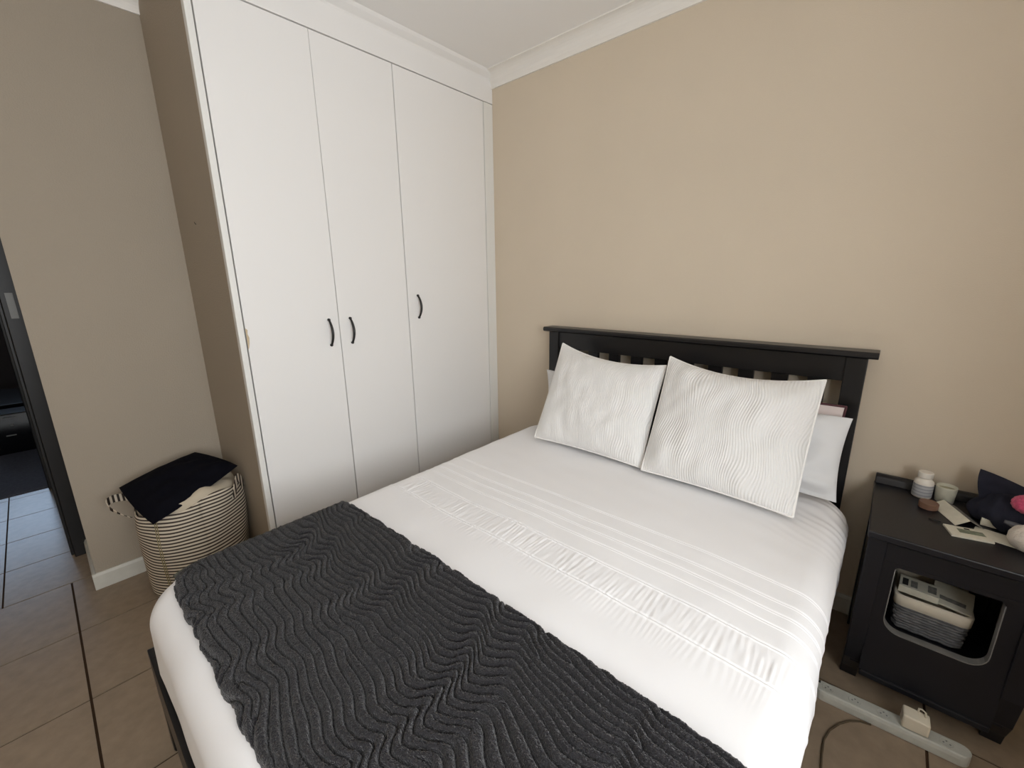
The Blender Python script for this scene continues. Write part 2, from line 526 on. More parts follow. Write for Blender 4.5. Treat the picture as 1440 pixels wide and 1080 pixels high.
def prof(s, half, r, slope=-0.05):
    """arc-length s from the middle -> (plan offset, drop)"""
    a = np.abs(s)
    flat = half - r
    ang = np.clip((a - flat) / r, 0, PI / 2)
    out = np.where(a < flat, a, flat + r * np.sin(ang))
    drop = np.where(a < flat, 0, r * (1 - np.cos(ang)))
    ext = np.maximum(0, a - flat - r * PI / 2)
    drop = drop + ext
    out = out + slope * ext
    return np.sign(s) * out, drop


CX, HX_ = (BX0 + BX1) / 2, (BX1 - BX0) / 2
CY, HY_ = (BY0 + BY1) / 2, (BY0 - BY1) / 2
FLATX, FLATY = HX_ - RAD, HY_ - RAD


def noise2(x, y, seed=0, f=1.0):
    r = np.random.RandomState(seed)
    o = np.zeros_like(x)
    for k in range(9):
        a = r.uniform(0, 2 * PI); w = f * r.uniform(0.6, 1.7)
        o += np.sin(w * (x * math.cos(a) + y * math.sin(a)) * 2 * PI + r.uniform(0, 6.3))
    return o / 3.0


def cover(S, T):
    """cloth over the mattress: arc coordinates (S across, T along, + towards the headboard) -> points, normals"""
    ox, dx = prof(S, HX_, RAD)
    oy, dy = prof(T, HY_, RAD, 0.02)
    # round the plan corners
    RC = 0.16
    ex = np.clip((np.abs(ox) - (HX_ - RC)) / RC, 0, None)
    ey = np.clip((np.abs(oy) - (HY_ - RC)) / RC, 0, None)
    mx = np.maximum(ex, ey); hy = np.sqrt(ex ** 2 + ey ** 2)
    k = np.where(hy > 1e-6, mx / np.maximum(hy, 1e-6), 1)
    ox = np.where(ex > 0, np.sign(ox) * ((HX_ - RC) + ex * k * RC), ox)
    oy = np.where(ey > 0, np.sign(oy) * ((HY_ - RC) + ey * k * RC), oy)
    d = np.maximum(dx, dy) + 0.25 * np.minimum(dx, dy)
    z = ZT - d + 0.010 * np.cos(np.clip(ox / HX_, -1, 1) * PI / 2) - 0.006 * (1 - T / HY_) * 0.5
    return np.stack([CX + ox, CY + oy, z], -1)


def normals(P):
    a = np.gradient(P, axis=1); b = np.gradient(P, axis=0)
    n = np.cross(a, b)
    n /= np.maximum(np.linalg.norm(n, axis=-1, keepdims=True), 1e-9)
    n *= np.where(n[..., 2:3].mean() < 0, -1, 1)
    return n


SL = FLATX + RAD * PI / 2
TL = FLATY + RAD * PI / 2
s = np.linspace(-SL - 0.21, SL + 0.26, 760)
t = np.concatenate([np.linspace(-TL - 0.13, -1.23 - CY, 170), np.linspace(-1.23 - CY, -0.80 - CY, 290)[1:], np.linspace(-0.80 - CY, TL - 0.03, 150)[1:]])
# dense rows around the tucks
yy = CY + t
S, T = np.meshgrid(s, t)
P = cover(S, T)
N = normals(P)
Yw = P[..., 1]; Xw = P[..., 0]
h = 0.0018 * noise2(Xw, Yw, 3, 2.2) + 0.0006 * noise2(Xw, Yw, 5, 7.0)
wob = 0.004 * np.sin(Xw * 5.1) + 0.002 * np.sin(Xw * 13.0)
for yc, hh, w in ((-0.832, 0.0020, 0.0026), (-0.903, 0.0018, 0.0026), (-0.948, 0.0018, 0.0026), (-0.995, 0.0020, 0.0026), (-1.068, 0.0024, 0.0030), (-1.172, 0.0026, 0.0030)):
    d = Yw - (yc + wob)
    h = h + 0.8 * hh * np.exp(-(d / w) ** 2) - 0.0022 * np.exp(-((d - 1.9 * w) / w) ** 2)
# gathered band
dr_ = Yw - (-1.120 + wob)
env = np.exp(-(np.abs(dr_) / 0.062) ** 4)
ph = Xw / 0.0125 + 0.8 * noise2(Xw, Yw * 0.3, 11, 5.0) + 3 * dr_ * noise2(Xw, Yw * 0, 8, 6.0)
h = h + env * 0.00062 * (np.sin(2 * PI * ph) * (0.6 + 0.5 * noise2(Xw, Yw, 17, 9.0)) + 0.6 * np.sin(2 * PI * ph * 0.43 + 1.0) + 0.8 * noise2(Xw * 4, Yw * 0.8, 18, 12.0)) * (0.9 + 0.25 * noise2(Xw, Yw, 9, 3.0))
env2 = np.exp(-(np.abs(Yw + 1.205 - wob) / 0.03) ** 2)
h = h + env2 * 0.0003 * np.sin(2 * PI * ph)
# creases where the cloth drops at the right of the pillows
sd = np.clip((S - (FLATX - 0.16)) / 0.30, 0, 1)
hd = np.clip((Yw + 0.62) / 0.25, 0, 1)
h = h + sd * hd * 0.0026 * np.sin(2 * PI * (Yw * 24 + P[..., 2] * 14 + Xw * 14 + 0.5 * noise2(Xw, Yw, 2, 4))) * 0.8
h = h + np.clip((S - SL) / 0.1, 0, 1) * 0.006 * noise2(Yw, P[..., 2], 14, 3.0)
# the head end puffs out a little where it is tucked under the pillows
P = P + N * h[..., None]
duvet = link('duvet_cover', gridmesh('duvet_cover', P.reshape(-1, 3), *S.shape), 'duvet', smooth=True)
tag(duvet, 'white duvet cover with pintuck lines and a gathered band, spread over the bed', 'duvet cover')
sol = duvet.modifiers.new('thickness', 'SOLIDIFY'); sol.thickness = 0.012; sol.offset = -1

# throw
THT = 0.022
t0 = -1.886 - CY; t1 = -1.362 - CY
# arc coordinate of the lower edge on the rounded foot
def arc_of(yoff):
    a = abs(yoff)
    if a < FLATY: return yoff
    return -(FLATY + RAD * math.asin(min(1, (a - FLATY) / RAD)))
s = np.linspace(-SL - 0.10, SL + 0.16, 780)
t = np.linspace(arc_of(t0), t1, 340)
S, T = np.meshgrid(s, t)
edge_t = np.minimum(T - t[0], t[-1] - T); edge_s = np.minimum(S - s[0], s[-1] - S)
ragged = 0.0022 * noise2(S, T * 0, 21, 14) + 0.0014 * noise2(S, T * 0, 22, 40)
T2 = T + ragged * np.where(T > T.mean(), 1, -1) * np.exp(-edge_t / 0.03)
P = cover(S, T2)
N = normals(P)
A = S; B = T
lam = 0.0198
zz = lambda p: 0.95 * np.sin(p) + 0.22 * np.sin(2 * p + 0.8)
amp = 0.0200 * np.clip(0.75 + 0.55 * noise2(A * 0.8, B * 2.0, 31, 1.4), 0.1, 1.2)
warp = amp * zz(2 * PI * (A / 0.180 + 0.30 * np.sin(2 * PI * B / 0.5) + 0.42 * noise2(A, B, 33, 1.9)))
warp = warp + 0.010 * noise2(A, B, 35, 1.6) + 0.0012 * noise2(A, B, 36, 7.0)
ph = (B + warp + 0.10 * A) / lam
rv = np.random.RandomState(12)
for i_ in range(44):                       # grooves that fork or die out
    a_, b_ = rv.uniform(s[0], s[-1]), rv.uniform(t[0], t[-1])
    ph = ph + (1 if i_ % 2 else -1) * np.arctan2(B - b_, (A - a_) * 0.5) / (2 * PI)
d = np.abs(ph - np.round(ph)) * 2          # 0 in the groove, 1 on the ridge
ridge = (1 - np.exp(-(d / 0.26) ** 2)) * (1 - 0.22 * (1 - d) ** 2)
fuzz = np.random.RandomState(4).normal(0, 0.0011, S.shape)
flatten = np.clip((S + FLATX + 0.045) / 0.05, 0.08, 1)
hgt = 0.007 + 0.0150 * ridge * flatten + fuzz
fall = np.clip(np.minimum(edge_t / 0.016, edge_s / 0.016), 0, 1)
hgt = hgt * np.sqrt(np.clip(1 - (1 - fall) ** 2, 0, 1)) + 0.001
P = P + N * hgt[..., None]
th = link('throw_blanket', gridmesh('throw_blanket', P.reshape(-1, 3), *S.shape), 'throw', smooth=True)
tag(th, 'charcoal plush throw with carved wavy grooves across the foot of the bed', 'throw')
# flat hem along the wardrobe side of the throw
tt = np.linspace(t[0] + 0.004, t[-1] - 0.004, 60)
SS, TT = np.meshgrid(np.linspace(-(FLATX + 0.062), -(FLATX + 0.046), 3), tt)
PH = cover(SS, TT)
pts = PH[:, 1] + normals(PH)[:, 1] * 0.010
obj('hem', tube([tuple(p) for p in pts], 0.0055, 8), 'throwedge', th, smooth=True, label='flat grey-green hem')


# ---------------------------------------------------------------- pillows
def pillow(name, bl, br, tr, tl, T, m, label, bow=0.07, bowx=None, piping=None, sag=0.0, seed=0, group=None, n=64, wr=0.003, tb=1.0, uvs=1.0):
    bl, br, tr, tl = [np.array(p, float) for p in (bl, br, tr, tl)]
    u = np.sin(np.linspace(-1, 1, n) * PI / 2)
    U, V = np.meshgrid(u, u)
    bx_ = bow if bowx is None else bowx
    U2 = U * (1 - bx_ * (1 - V ** 2) * np.abs(U) ** 3)
    V2 = V * (1 - bow * (1 - U ** 2) * np.abs(V) ** 3)
    V2 = V2 - sag * (1 - U ** 2) * np.clip(V, 0, 1) ** 3
    a = ((1 + U2) / 2)[..., None]; b = ((1 + V2) / 2)[..., None]
    Q = (1 - b) * ((1 - a) * bl + a * br) + b * ((1 - a) * tl + a * tr)
    nrm = np.cross(br - bl, tl - bl); nrm /= np.linalg.norm(nrm)
    if nrm[1] > 0: nrm = -nrm
    puff = ((1 - np.abs(U) ** 2.6) * (1 - np.abs(V) ** 2.6)) ** 0.62
    wrk = wr * noise2(U, V, 50 + seed, 1.1) + wr * 0.5 * noise2(U, V, 60 + seed, 2.6)
    edge = (1 - np.abs(U) ** 8) * (1 - np.abs(V) ** 8)
    Fr = Q + nrm * (T * puff + wrk * edge)[..., None]
    Bk = Q - nrm * (T * tb * puff + wrk * edge)[..., None]
    me = bpy.data.meshes.new(name)
    bm = bmesh.new()
    uvl = bm.loops.layers.uv.new('UVMap')
    def sheet(X, flip):
        vs = [[bm.verts.new(X[i, j]) for j in range(n)] for i in range(n)]
        for i in range(n - 1):
            for j in range(n - 1):
                q = [(i, j), (i, j + 1), (i + 1, j + 1), (i + 1, j)]
                if flip: q = q[::-1]
                f = bm.faces.new([vs[p][r] for p, r in q])
                f.smooth = True
                for lp, (p, r) in zip(f.loops, q):
                    lp[uvl].uv = ((U[p, r] * 0.5 + 0.5) * uvs + seed, (V[p, r] * 0.5 + 0.5) * uvs)
    sheet(Fr, False); sheet(Bk, True)
    bmesh.ops.remove_doubles(bm, verts=bm.verts[:], dist=0.0004)
    bmesh.ops.recalc_face_normals(bm, faces=bm.faces[:])
    bm.to_mesh(me); bm.free()
    o = link(name, me, m)
    tag(o, label, 'pillow', group)
    if piping:
        ring = [Q[0, j] for j in range(n)] + [Q[i, -1] for i in range(1, n)] + [Q[-1, j] for j in range(n - 2, -1, -1)] + [Q[i, 0] for i in range(n - 2, 0, -1)]
        ring = ring[::2]
        obj('piping', tube(ring, 0.0042, 6, closed=True), piping, o, smooth=True)
    return o


ZP = 0.592
pillow('pillow', (0.60, -0.27, 0.60), (1.16, -0.27, 0.60), (1.15, -0.165, 0.86), (0.535, -0.165, 0.862), 0.05, 'plain',
       'plain white pillow mostly hidden behind the quilted pillow nearest the wardrobe', seed=3, tb=0.5)
pillow('pillow', (1.24, -0.30, 0.60), (1.868, -0.285, 0.588), (1.868, -0.195, 0.868), (1.24, -0.20, 0.87), 0.06, 'plain',
       'plain grey-white pillow with pointed corner sticking out beside the right-hand quilted pillow', seed=4, wr=0.013, tb=0.4, bow=0.02, bowx=0.04)
pillow('pillow', (1.30, -0.155, 0.60), (1.838, -0.155, 0.60), (1.842, -0.140, 0.892), (1.30, -0.140, 0.892), 0.012, 'pinkcase',
       'thin pale pink pillow with dark piping squeezed against the headboard slats', piping='maroon', seed=5, bow=0.02, wr=0.002)
pillow('quilted_pillow', (0.690, -0.465, ZP), (1.236, -0.452, ZP - 0.004), (1.214, -0.205, 0.972), (0.668, -0.205, 1.022), 0.078, 'quilted',
       'white quilted pillow with piped edge leaning nearer the wardrobe', piping='piping', seed=1, sag=0.13, bow=0.035, bowx=0.022, wr=0.005)
pillow('quilted_pillow', (1.250, -0.476, ZP), (1.772, -0.486, ZP - 0.004), (1.776, -0.210, 0.992), (1.228, -0.205, 1.014), 0.085, 'quilted',
       'white quilted pillow with piped edge leaning nearer the nightstand', piping='piping', seed=2, sag=0.15, bow=0.03, bowx=0.018, wr=0.005)

# ---------------------------------------------------------------- laundry basket
BC = (-0.345, -1.672, 0.0)
lb = thing('laundry_basket', 'round black and cream striped fabric laundry basket by the left wall', 'laundry basket', BC)
n = 96
zs = np.linspace(0, 1, 42)
V = []
HB = 0.435
for f in zs:
    for k in range(n + 1):
        a = 2 * PI * (k % n) / n
        r = 0.186 + 0.016 * math.sin(f * PI * 0.85) + 0.005 * math.sin(3 * a + 5 * f) + 0.004 * math.sin(7 * a - 9 * f) * f
        slump = 0.022 * math.sin(2 * a + 0.6) * f ** 2 + 0.008 * math.sin(5 * a) * f ** 2
        if f < 0.04: r -= 0.010 * (1 - f / 0.04)
        V.append((BC[0] + r * math.cos(a), BC[1] + r * math.sin(a), f * (HB + slump) + 0.001))
me = gridmesh('body', np.array(V), len(zs), n + 1)
bo = link('body', me, 'basket', lb, smooth=True)
so = bo.modifiers.new('thickness', 'SOLIDIFY'); so.thickness = 0.004; so.offset = -1
obj('base', lathe((BC[0], BC[1], 0.0), [(0, 0.002), (0.178, 0.002), (0.178, 0.008), (0, 0.008)], 40), 'basket', lb)
bm = lathe((BC[0], BC[1], 0.0), [(0.183, HB - 0.06), (0.184, HB - 0.01), (0.176, HB + 0.022), (0.15, HB + 0.036), (0.10, HB + 0.040), (0.0, HB + 0.040)], 48)
for v in bm.verts:
    a = math.atan2(v.co.y - BC[1], v.co.x - BC[0])
    v.co.z += 0.010 * math.sin(3 * a + 1) + 0.006 * math.sin(8 * a)
obj('liner', bm, 'liner', lb, smooth=True, label='cream cotton liner bulging at the top')


def bask(a, z, dr=0.0):
    r = 0.186 + 0.016 * math.sin(z / HB * PI * 0.85) + dr
    return (BC[0] + r * math.cos(a), BC[1] + r * math.sin(a), z)


a0 = math.radians(-47)
for da in (-0.012, 0.030):
    obj('seam', tube([bask(a0 + da, z, 0.006) for z in np.linspace(0.02, HB + 0.01, 14)], 0.0016, 6), 'seam', lb, smooth=True)


def strap(a, lift, out, w, name='carry_handle'):
    """webbing loop standing off the rim"""
    pts = []
    for i in range(17):
        q = i / 16
        aa = a + (q - 0.5) * w
        k = math.sin(PI * q)
        p = bask(aa, HB - 0.035 + lift * k, 0.008 + out * k)
        pts.append(Vector(p))
    bm = bmesh.new()
    A = []
    for i, p in enumerate(pts):
        t_ = (pts[min(i + 1, 16)] - pts[max(i - 1, 0)]).normalized()
        o_ = Vector((math.cos(a), math.sin(a), 0))
        wdir = t_.cross(o_).normalized() * 0.016
        A.append([bm.verts.new(p + wdir), bm.verts.new(p - wdir), bm.verts.new(p - wdir + o_ * 0.003), bm.verts.new(p + wdir + o_ * 0.003)])
    for X, Y in zip(A, A[1:]):
        for k in range(4):
            bm.faces.new((X[k], X[(k + 1) % 4], Y[(k + 1) % 4], Y[k]))
    obj(name, bm, 'webbing', lb)


strap(math.radians(-112), 0.050, 0.075, 0.95)
strap(math.radians(55), 0.075, 0.004, 0.55)

# black cloth cushion on the basket
def drape(name, pts, nn, m, thick, label, cat, puff=0.03, seed=0):
    """cushion over a 4-corner outline (corners given in order), puffed in the middle"""
    return pillow(name, *pts, puff, m, label, bow=0.03, seed=seed, wr=0.006)


# ---------------------------------------------------------------- nightstand
NX0, NX1 = 1.962, 2.345
ZN = 0.605
ns = thing('nightstand', 'blue-black wooden nightstand with an open cut-out front beside the bed', 'nightstand', (2.15, -0.22, 0))
obj('top', box(NX0 - 0.004, NX1 + 0.012, -0.459, -0.022, ZN - 0.022, ZN), 'navywood', ns, bev=0.004)
up = [(-0.052, ZN - 0.001), (-0.046, ZN + 0.022), (-0.034, ZN + 0.030), (-0.020, ZN + 0.030), (-0.018, ZN - 0.001)]
obj('back_lip', prism(up, 'x', NX0 - 0.003, NX1 + 0.010), 'navywood', ns, bev=0.003)
YF = -0.405
obj('drawer_front', box(NX0 + 0.045, NX1 - 0.045, YF - 0.004, YF + 0.016, 0.500, ZN - 0.0225), 'navywood', ns, bev=0.002)
obj('moulding', prism([(YF, ZN - 0.023), (YF - 0.034, ZN - 0.023), (YF - 0.026, ZN - 0.034), (YF - 0.012, ZN - 0.040), (YF, ZN - 0.050)], 'x', NX0 + 0.004, NX1 - 0.004), 'navywood', ns)
for xa, xb in ((NX0 + 0.002, NX0 + 0.046), (NX1 - 0.046, NX1 - 0.002)):
    # front leg, swept back towards the foot
    prof_f = [(0.583, YF - 0.008), (0.35, YF - 0.010), (0.20, YF - 0.004), (0.10, YF + 0.018), (0.04, YF + 0.050), (0.0, YF + 0.062)]
    poly = [(y, z) for z, y in prof_f] + [(YF + 0.085, 0.0), (YF + 0.075, 0.06), (YF + 0.05, 0.14), (YF + 0.036, 0.583)]
    obj('leg', prism(poly, 'x', xa, xb), 'navywood', ns, bev=0.002)
    obj('leg', box(xa, xb, -0.072, -0.028, 0.0, 0.583), 'navywood', ns, bev=0.002)
for x0 in (NX0 + 0.006, NX1 - 0.022):
    obj('side_panel', box(x0, x0 + 0.016, YF + 0.03, -0.070, 0.10, 0.583), 'navywood', ns)
obj('back_panel', box(NX0 + 0.02, NX1 - 0.02, -0.044, -0.034, 0.10, 0.583), 'navywood', ns)
obj('shelf', box(NX0 + 0.02, NX1 - 0.02, YF + 0.02, -0.044, 0.205, 0.222), 'navywood', ns)
obj('bottom_board', box(NX0 + 0.02, NX1 - 0.02, YF + 0.02, -0.044, 0.090, 0.104), 'navywood', ns)
obj('bottom_rail', box(NX0 + 0.046, NX1 - 0.046, YF - 0.006, YF + 0.014, 0.070, 0.090), 'navywood', ns, bev=0.003)
# front panel with a rounded cut-out
ox0, ox1, oz0, oz1 = 2.036, 2.262, 0.262, 0.486
def rrect(x0, x1, z0, z1, r, n=7, d=0.0):
    P = []
    for cx, cz, a0 in ((x1 - r, z1 - 0.012, 0), (x0 + r, z1 - 0.012, PI / 2), (x0 + r, z0 + r, PI), (x1 - r, z0 + r, 3 * PI / 2)):
        rr = r if cz < (z0 + z1) / 2 else 0.012
        cxx = cx if rr == r else (x1 - 0.012 if a0 == 0 else x0 + 0.012)
        for i in range(n + 1):
            a = a0 + PI / 2 * i / n
            P.append((cxx + (rr + d) * math.cos(a), cz + (rr + d) * math.sin(a)))
    return P
inn = rrect(ox0, ox1, oz0, oz1, 0.045)
X0, X1, Z0, Z1 = NX0 + 0.044, NX1 - 0.044, 0.088, 0.502
def outer_of(p):
    cx, cz = (ox0 + ox1) / 2, (oz0 + oz1) / 2
    dx, dz = p[0] - cx, p[1] - cz
    k = min(((X1 - cx) if dx > 0 else (X0 - cx)) / dx if abs(dx) > 1e-6 else 9e9, ((Z1 - cz) if dz > 0 else (Z0 - cz)) / dz if abs(dz) > 1e-6 else 9e9)
    return (cx + dx * k, cz + dz * k)
out = [outer_of(p) for p in inn]
# put exact corners in
for cx_, cz_ in ((X0, Z0), (X1, Z0), (X0, Z1), (X1, Z1)):
    i = min(range(len(out)), key=lambda q: (out[q][0] - cx_) ** 2 + (out[q][1] - cz_) ** 2)
    out[i] = (cx_, cz_)
bm = bmesh.new()
ya, yb = YF, YF + 0.018
L = [[bm.verts.new((p[0], y, p[1])) for p in ring] for y, ring in ((ya, out), (ya, inn), (yb, inn), (yb, out))]
m_ = len(inn)
for A_, B_ in zip(L, L[1:] + L[:1]):
    for i in range(m_):
        bm.faces.new((A_[i], A_[(i + 1) % m_], B_[(i + 1) % m_], B_[i]))
obj('front_panel', bm, 'navywood', ns)
# pale grey edging lining sides and bottom of the cut-out
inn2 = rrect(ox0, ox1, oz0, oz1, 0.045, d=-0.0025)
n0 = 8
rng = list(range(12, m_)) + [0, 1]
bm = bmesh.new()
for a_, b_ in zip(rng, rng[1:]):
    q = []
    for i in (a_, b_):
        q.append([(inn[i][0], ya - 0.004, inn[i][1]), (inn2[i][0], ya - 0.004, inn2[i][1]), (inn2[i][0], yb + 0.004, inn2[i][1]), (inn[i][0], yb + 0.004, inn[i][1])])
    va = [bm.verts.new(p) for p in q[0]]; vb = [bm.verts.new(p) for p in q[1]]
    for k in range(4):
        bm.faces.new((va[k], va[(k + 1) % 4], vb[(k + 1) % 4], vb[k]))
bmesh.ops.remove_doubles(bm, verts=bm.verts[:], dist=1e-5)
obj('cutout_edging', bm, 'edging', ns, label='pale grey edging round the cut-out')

# wicker basket inside the nightstand
WB = (2.146, -0.205, 0.2225)
wb = thing('wicker_basket', 'small grey wicker basket with cream liner inside the nightstand', 'basket', WB)
def ringrect(x, y, hx, hy, z, n=12, r=0.02):
    P = []
    for sx, sy, a0 in ((1, 1, 0), (-1, 1, PI / 2), (-1, -1, PI), (1, -1, 3 * PI / 2)):
        for i in range(n // 4 + 1):
            a = a0 + PI / 2 * i / (n // 4)
            P.append((x + sx * (hx - r) + r * math.cos(a), y + sy * (hy - r) + r * math.sin(a), z))
    return P
def loftrings(R, cap_a=True, cap_b=True):
    bm = bmesh.new()
    VV = [[bm.verts.new(p) for p in r] for r in R]
    for A_, B_ in zip(VV, VV[1:]):
        k_ = len(A_)
        for i in range(k_):
            bm.faces.new((A_[i], A_[(i + 1) % k_], B_[(i + 1) % k_], B_[i]))
    if cap_a: bm.faces.new(VV[0])
    if cap_b: bm.faces.new(VV[-1])
    return bm
R = []
for i in range(34):
    f = i / 33
    R.append(ringrect(WB[0], WB[1], 0.076 + 0.006 * f, 0.094 + 0.005 * f, WB[2] + f * 0.088))
core = loftrings(R)
obj('body', core, 'wicker', wb)
k = 0
for row in range(9):
    z = WB[2] + 0.006 + row * 0.0096
    f = row / 9
    ring = ringrect(WB[0], WB[1], 0.078 + 0.006 * f, 0.096 + 0.005 * f, z, 24)
    dense = []
    for i in range(len(ring)):
        a_, b_ = Vector(ring[i]), Vector(ring[(i + 1) % len(ring)])
        st = max(1, int((b_ - a_).length / 0.008))
        for j in range(st):
            p = a_.lerp(b_, j / st)
            c_ = Vector((WB[0], WB[1], z)); o_ = (p - c_).normalized()
            k += 1
            dense.append(p + o_ * 0.0022 * math.sin(k * 1.3 + row * PI))
    obj('cane_row', tube(dense, 0.0050, 5, closed=True), 'wicker', wb, smooth=True)
R = [ringrect(WB[0], WB[1], 0.084, 0.100, WB[2] + 0.082), ringrect(WB[0], WB[1], 0.0895, 0.1055, WB[2] + 0.086), ringrect(WB[0], WB[1], 0.091, 0.107, WB[2] + 0.118), ringrect(WB[0], WB[1], 0.087, 0.103, WB[2] + 0.124), ringrect(WB[0], WB[1], 0.080, 0.096, WB[2] + 0.118), ringrect(WB[0], WB[1], 0.078, 0.094, WB[2] + 0.09)]
obj('liner', loftrings(R, False, True), 'basketliner', wb, smooth=True, label='cream cotton liner folded over the rim')


def slab(name, c, hx, hy, hz, rz, m, rx=0.0, ry=0.0, bev=0.001):
    """small box built in its own axes: returns object rotated in place, with base centre at c"""
    o = obj(name, box(-hx, hx, -hy, hy, 0, 2 * hz), m, bev=bev)
    o.location = c
    o.rotation_euler = (rx, ry, rz)
    return o


def inlay(parent, name, x0, x1, y0, y1, z, m):
    me = bpy.data.meshes.new(name)
    bm = box(x0, x1, y0, y1, z - 0.0002, z + 0.0004)
    bm.to_mesh(me); bm.free()
    o = bpy.data.objects.new(name, me)
    COL.objects.link(o)
    me.materials.append(MT[m])
    o.parent = parent
    return o


zb = WB[2] + 0.1225
o = slab('printed_carton', (2.112, -0.255, zb), 0.047, 0.030, 0.012, math.radians(-3), 'card', rx=math.radians(6))
tag(o, 'small flat printed carton lying on the wicker basket', 'carton')
inlay(o, 'print', -0.040, -0.026, -0.020, 0.016, 0.024, 'ink')
inlay(o, 'print', -0.020, -0.004, -0.020, 0.014, 0.024, 'cardgrey')
inlay(o, 'print', 0.020, 0.040, -0.018, 0.018, 0.024, 'cardgrey')
o = slab('folded_leaflet', (2.192, -0.232, zb + 0.004), 0.046, 0.052, 0.003, math.radians(-6), 'card', rx=math.radians(10), ry=math.radians(4))
tag(o, 'folded pale grey leaflet hanging over the edge of the wicker basket', 'leaflet')
inlay(o, 'print', -0.030, 0.030, -0.03, -0.012, 0.006, 'cardgrey')

# ---------------------------------------------------------------- things on the nightstand
c = (2.082, -0.082, ZN)
pb = thing('pill_bottle', 'white screw-top pill bottle on the nightstand', 'bottle', c)
obj('body', lathe(c, [(0, 0.0005), (0.0235, 0.0005), (0.0255, 0.003), (0.0255, 0.052), (0.0245, 0.058), (0.018, 0.066), (0.0165, 0.069), (0, 0.069)], 32), 'white_plastic', pb, smooth=True)
obj('label', lathe(c, [(0.0257, 0.006), (0.0261, 0.0065), (0.0261, 0.0475), (0.0257, 0.048)], 32), 'label', pb, label='pale label with grey lines')
bm = lathe(c, [(0, 0.070), (0.0185, 0.070), (0.0195, 0.072), (0.0195, 0.088), (0.0180, 0.090), (0, 0.0905)], 40)
obj('cap', bm, 'white_plastic', pb, bev=0.0008)
c = (2.137, -0.083, ZN)
cj = thing('candle_jar', 'pale grey-green round candle jar beside the pill bottle', 'jar', c)
obj('body', lathe(c, [(0, 0.0005), (0.0205, 0.0005), (0.0235, 0.003), (0.0262, 0.050), (0.0266, 0.056), (0.0245, 0.0565), (0.0235, 0.045), (0, 0.044)], 36), 'candle', cj, smooth=True)
obj('wax', lathe(c, [(0.0232, 0.0462), (0.010, 0.0470), (0, 0.0468)], 36), 'wax', cj, smooth=True)
c = (2.096, -0.172, ZN)
o = obj('round_tin', lathe((0, 0, 0), [(0, 0.0005), (0.0225, 0.0005), (0.024, 0.002), (0.024, 0.011), (0.0246, 0.0115), (0.0246, 0.019), (0.023, 0.021), (0.018, 0.0195), (0, 0.0195)], 36), 'copper', smooth=False)
o.location = c
tag(o, 'small round brown tin in front of the pill bottle', 'tin')
o = obj('hair_clip', tube([(-0.012, 0.004, 0.002), (-0.004, 0.0, 0.004), (0.005, -0.003, 0.004), (0.013, -0.002, 0.002)], 0.0022, 6), 'handle', smooth=True)
o.location = (2.108, -0.262, ZN)
tag(o, 'tiny black hair clip on the bare front of the nightstand top', 'hair clip')
# long narrow box leaning, long axis from the jar to the front
def orient(o, p, q):
    d = Vector(q) - Vector(p)
    o.location = (Vector(p) + Vector(q)) / 2
    o.rotation_euler = (0, 0, math.atan2(d.y, d.x))
    return d.length
P0, P1 = (2.118, -0.128, ZN), (2.168, -0.252, ZN)
dl = math.dist(P0, P1)
o = obj('folded_card', hexa([(-dl / 2, -0.016, 0.0), (-dl / 2, -0.016, 0.0015), (-dl / 2, 0.016, 0.020), (-dl / 2, 0.016, 0.0215),
                             (dl / 2, -0.016, 0.0), (dl / 2, -0.016, 0.0015), (dl / 2, 0.016, 0.020), (dl / 2, 0.016, 0.0215)]), 'card')
orient(o, P0, P1)
tag(o, 'long narrow cream card strip tilted beside the candle jar', 'card')
bk = obj('flap', hexa([(-dl / 2, 0.016, 0.020), (-dl / 2, 0.016, 0.0215), (-dl / 2, 0.052, 0.0), (-dl / 2, 0.052, 0.0015),
                       (dl / 2, 0.016, 0.020), (dl / 2, 0.016, 0.0215), (dl / 2, 0.052, 0.0), (dl / 2, 0.052, 0.0015)]), 'cardgrey')
bk.parent = o
# flat booklet
o = slab('booklet', (2.176, -0.300, ZN), 0.045, 0.032, 0.003, math.radians(14), 'card')
tag(o, 'flat cream booklet with a grey-green picture near the front edge of the nightstand', 'booklet')
inlay(o, 'picture', -0.020, 0.036, -0.008, 0.016, 0.006, 'cardgreen')
inlay(o, 'picture', -0.002, 0.010, 0.018, 0.025, 0.0061, 'ink')
o = slab('paper_sheet', (2.235, -0.268, ZN), 0.045, 0.034, 0.0006, math.radians(-12), 'card', bev=0)
tag(o, 'loose cream paper sheet between the booklet and the small white box', 'paper')
o = slab('small_box', (2.244, -0.200, ZN + 0.0015), 0.034, 0.011, 0.011, math.radians(-6), 'card')
tag(o, 'small narrow cream box in front of the navy cap', 'box')
inlay(o, 'print', 0.004, 0.030, -0.009, 0.009, 0.022, 'cardgrey')


def blob(name, c, rx, ry, rz, m, fn=None, nu=40, nv=24, parent=None):
    V = []
    for j in range(nv + 1):
        th_ = PI * j / nv
        for i in range(nu + 1):
            ph_ = 2 * PI * (i % nu) / nu
            p = np.array([math.sin(th_) * math.cos(ph_), math.sin(th_) * math.sin(ph_), math.cos(th_)])
            q = p.copy()
            if fn: q = fn(p)
            V.append((c[0] + q[0] * rx, c[1] + q[1] * ry, c[2] + q[2] * rz))
    me = gridmesh(name, np.array(V), nv + 1, nu + 1)
    return link(name, me, m, parent, smooth=True)


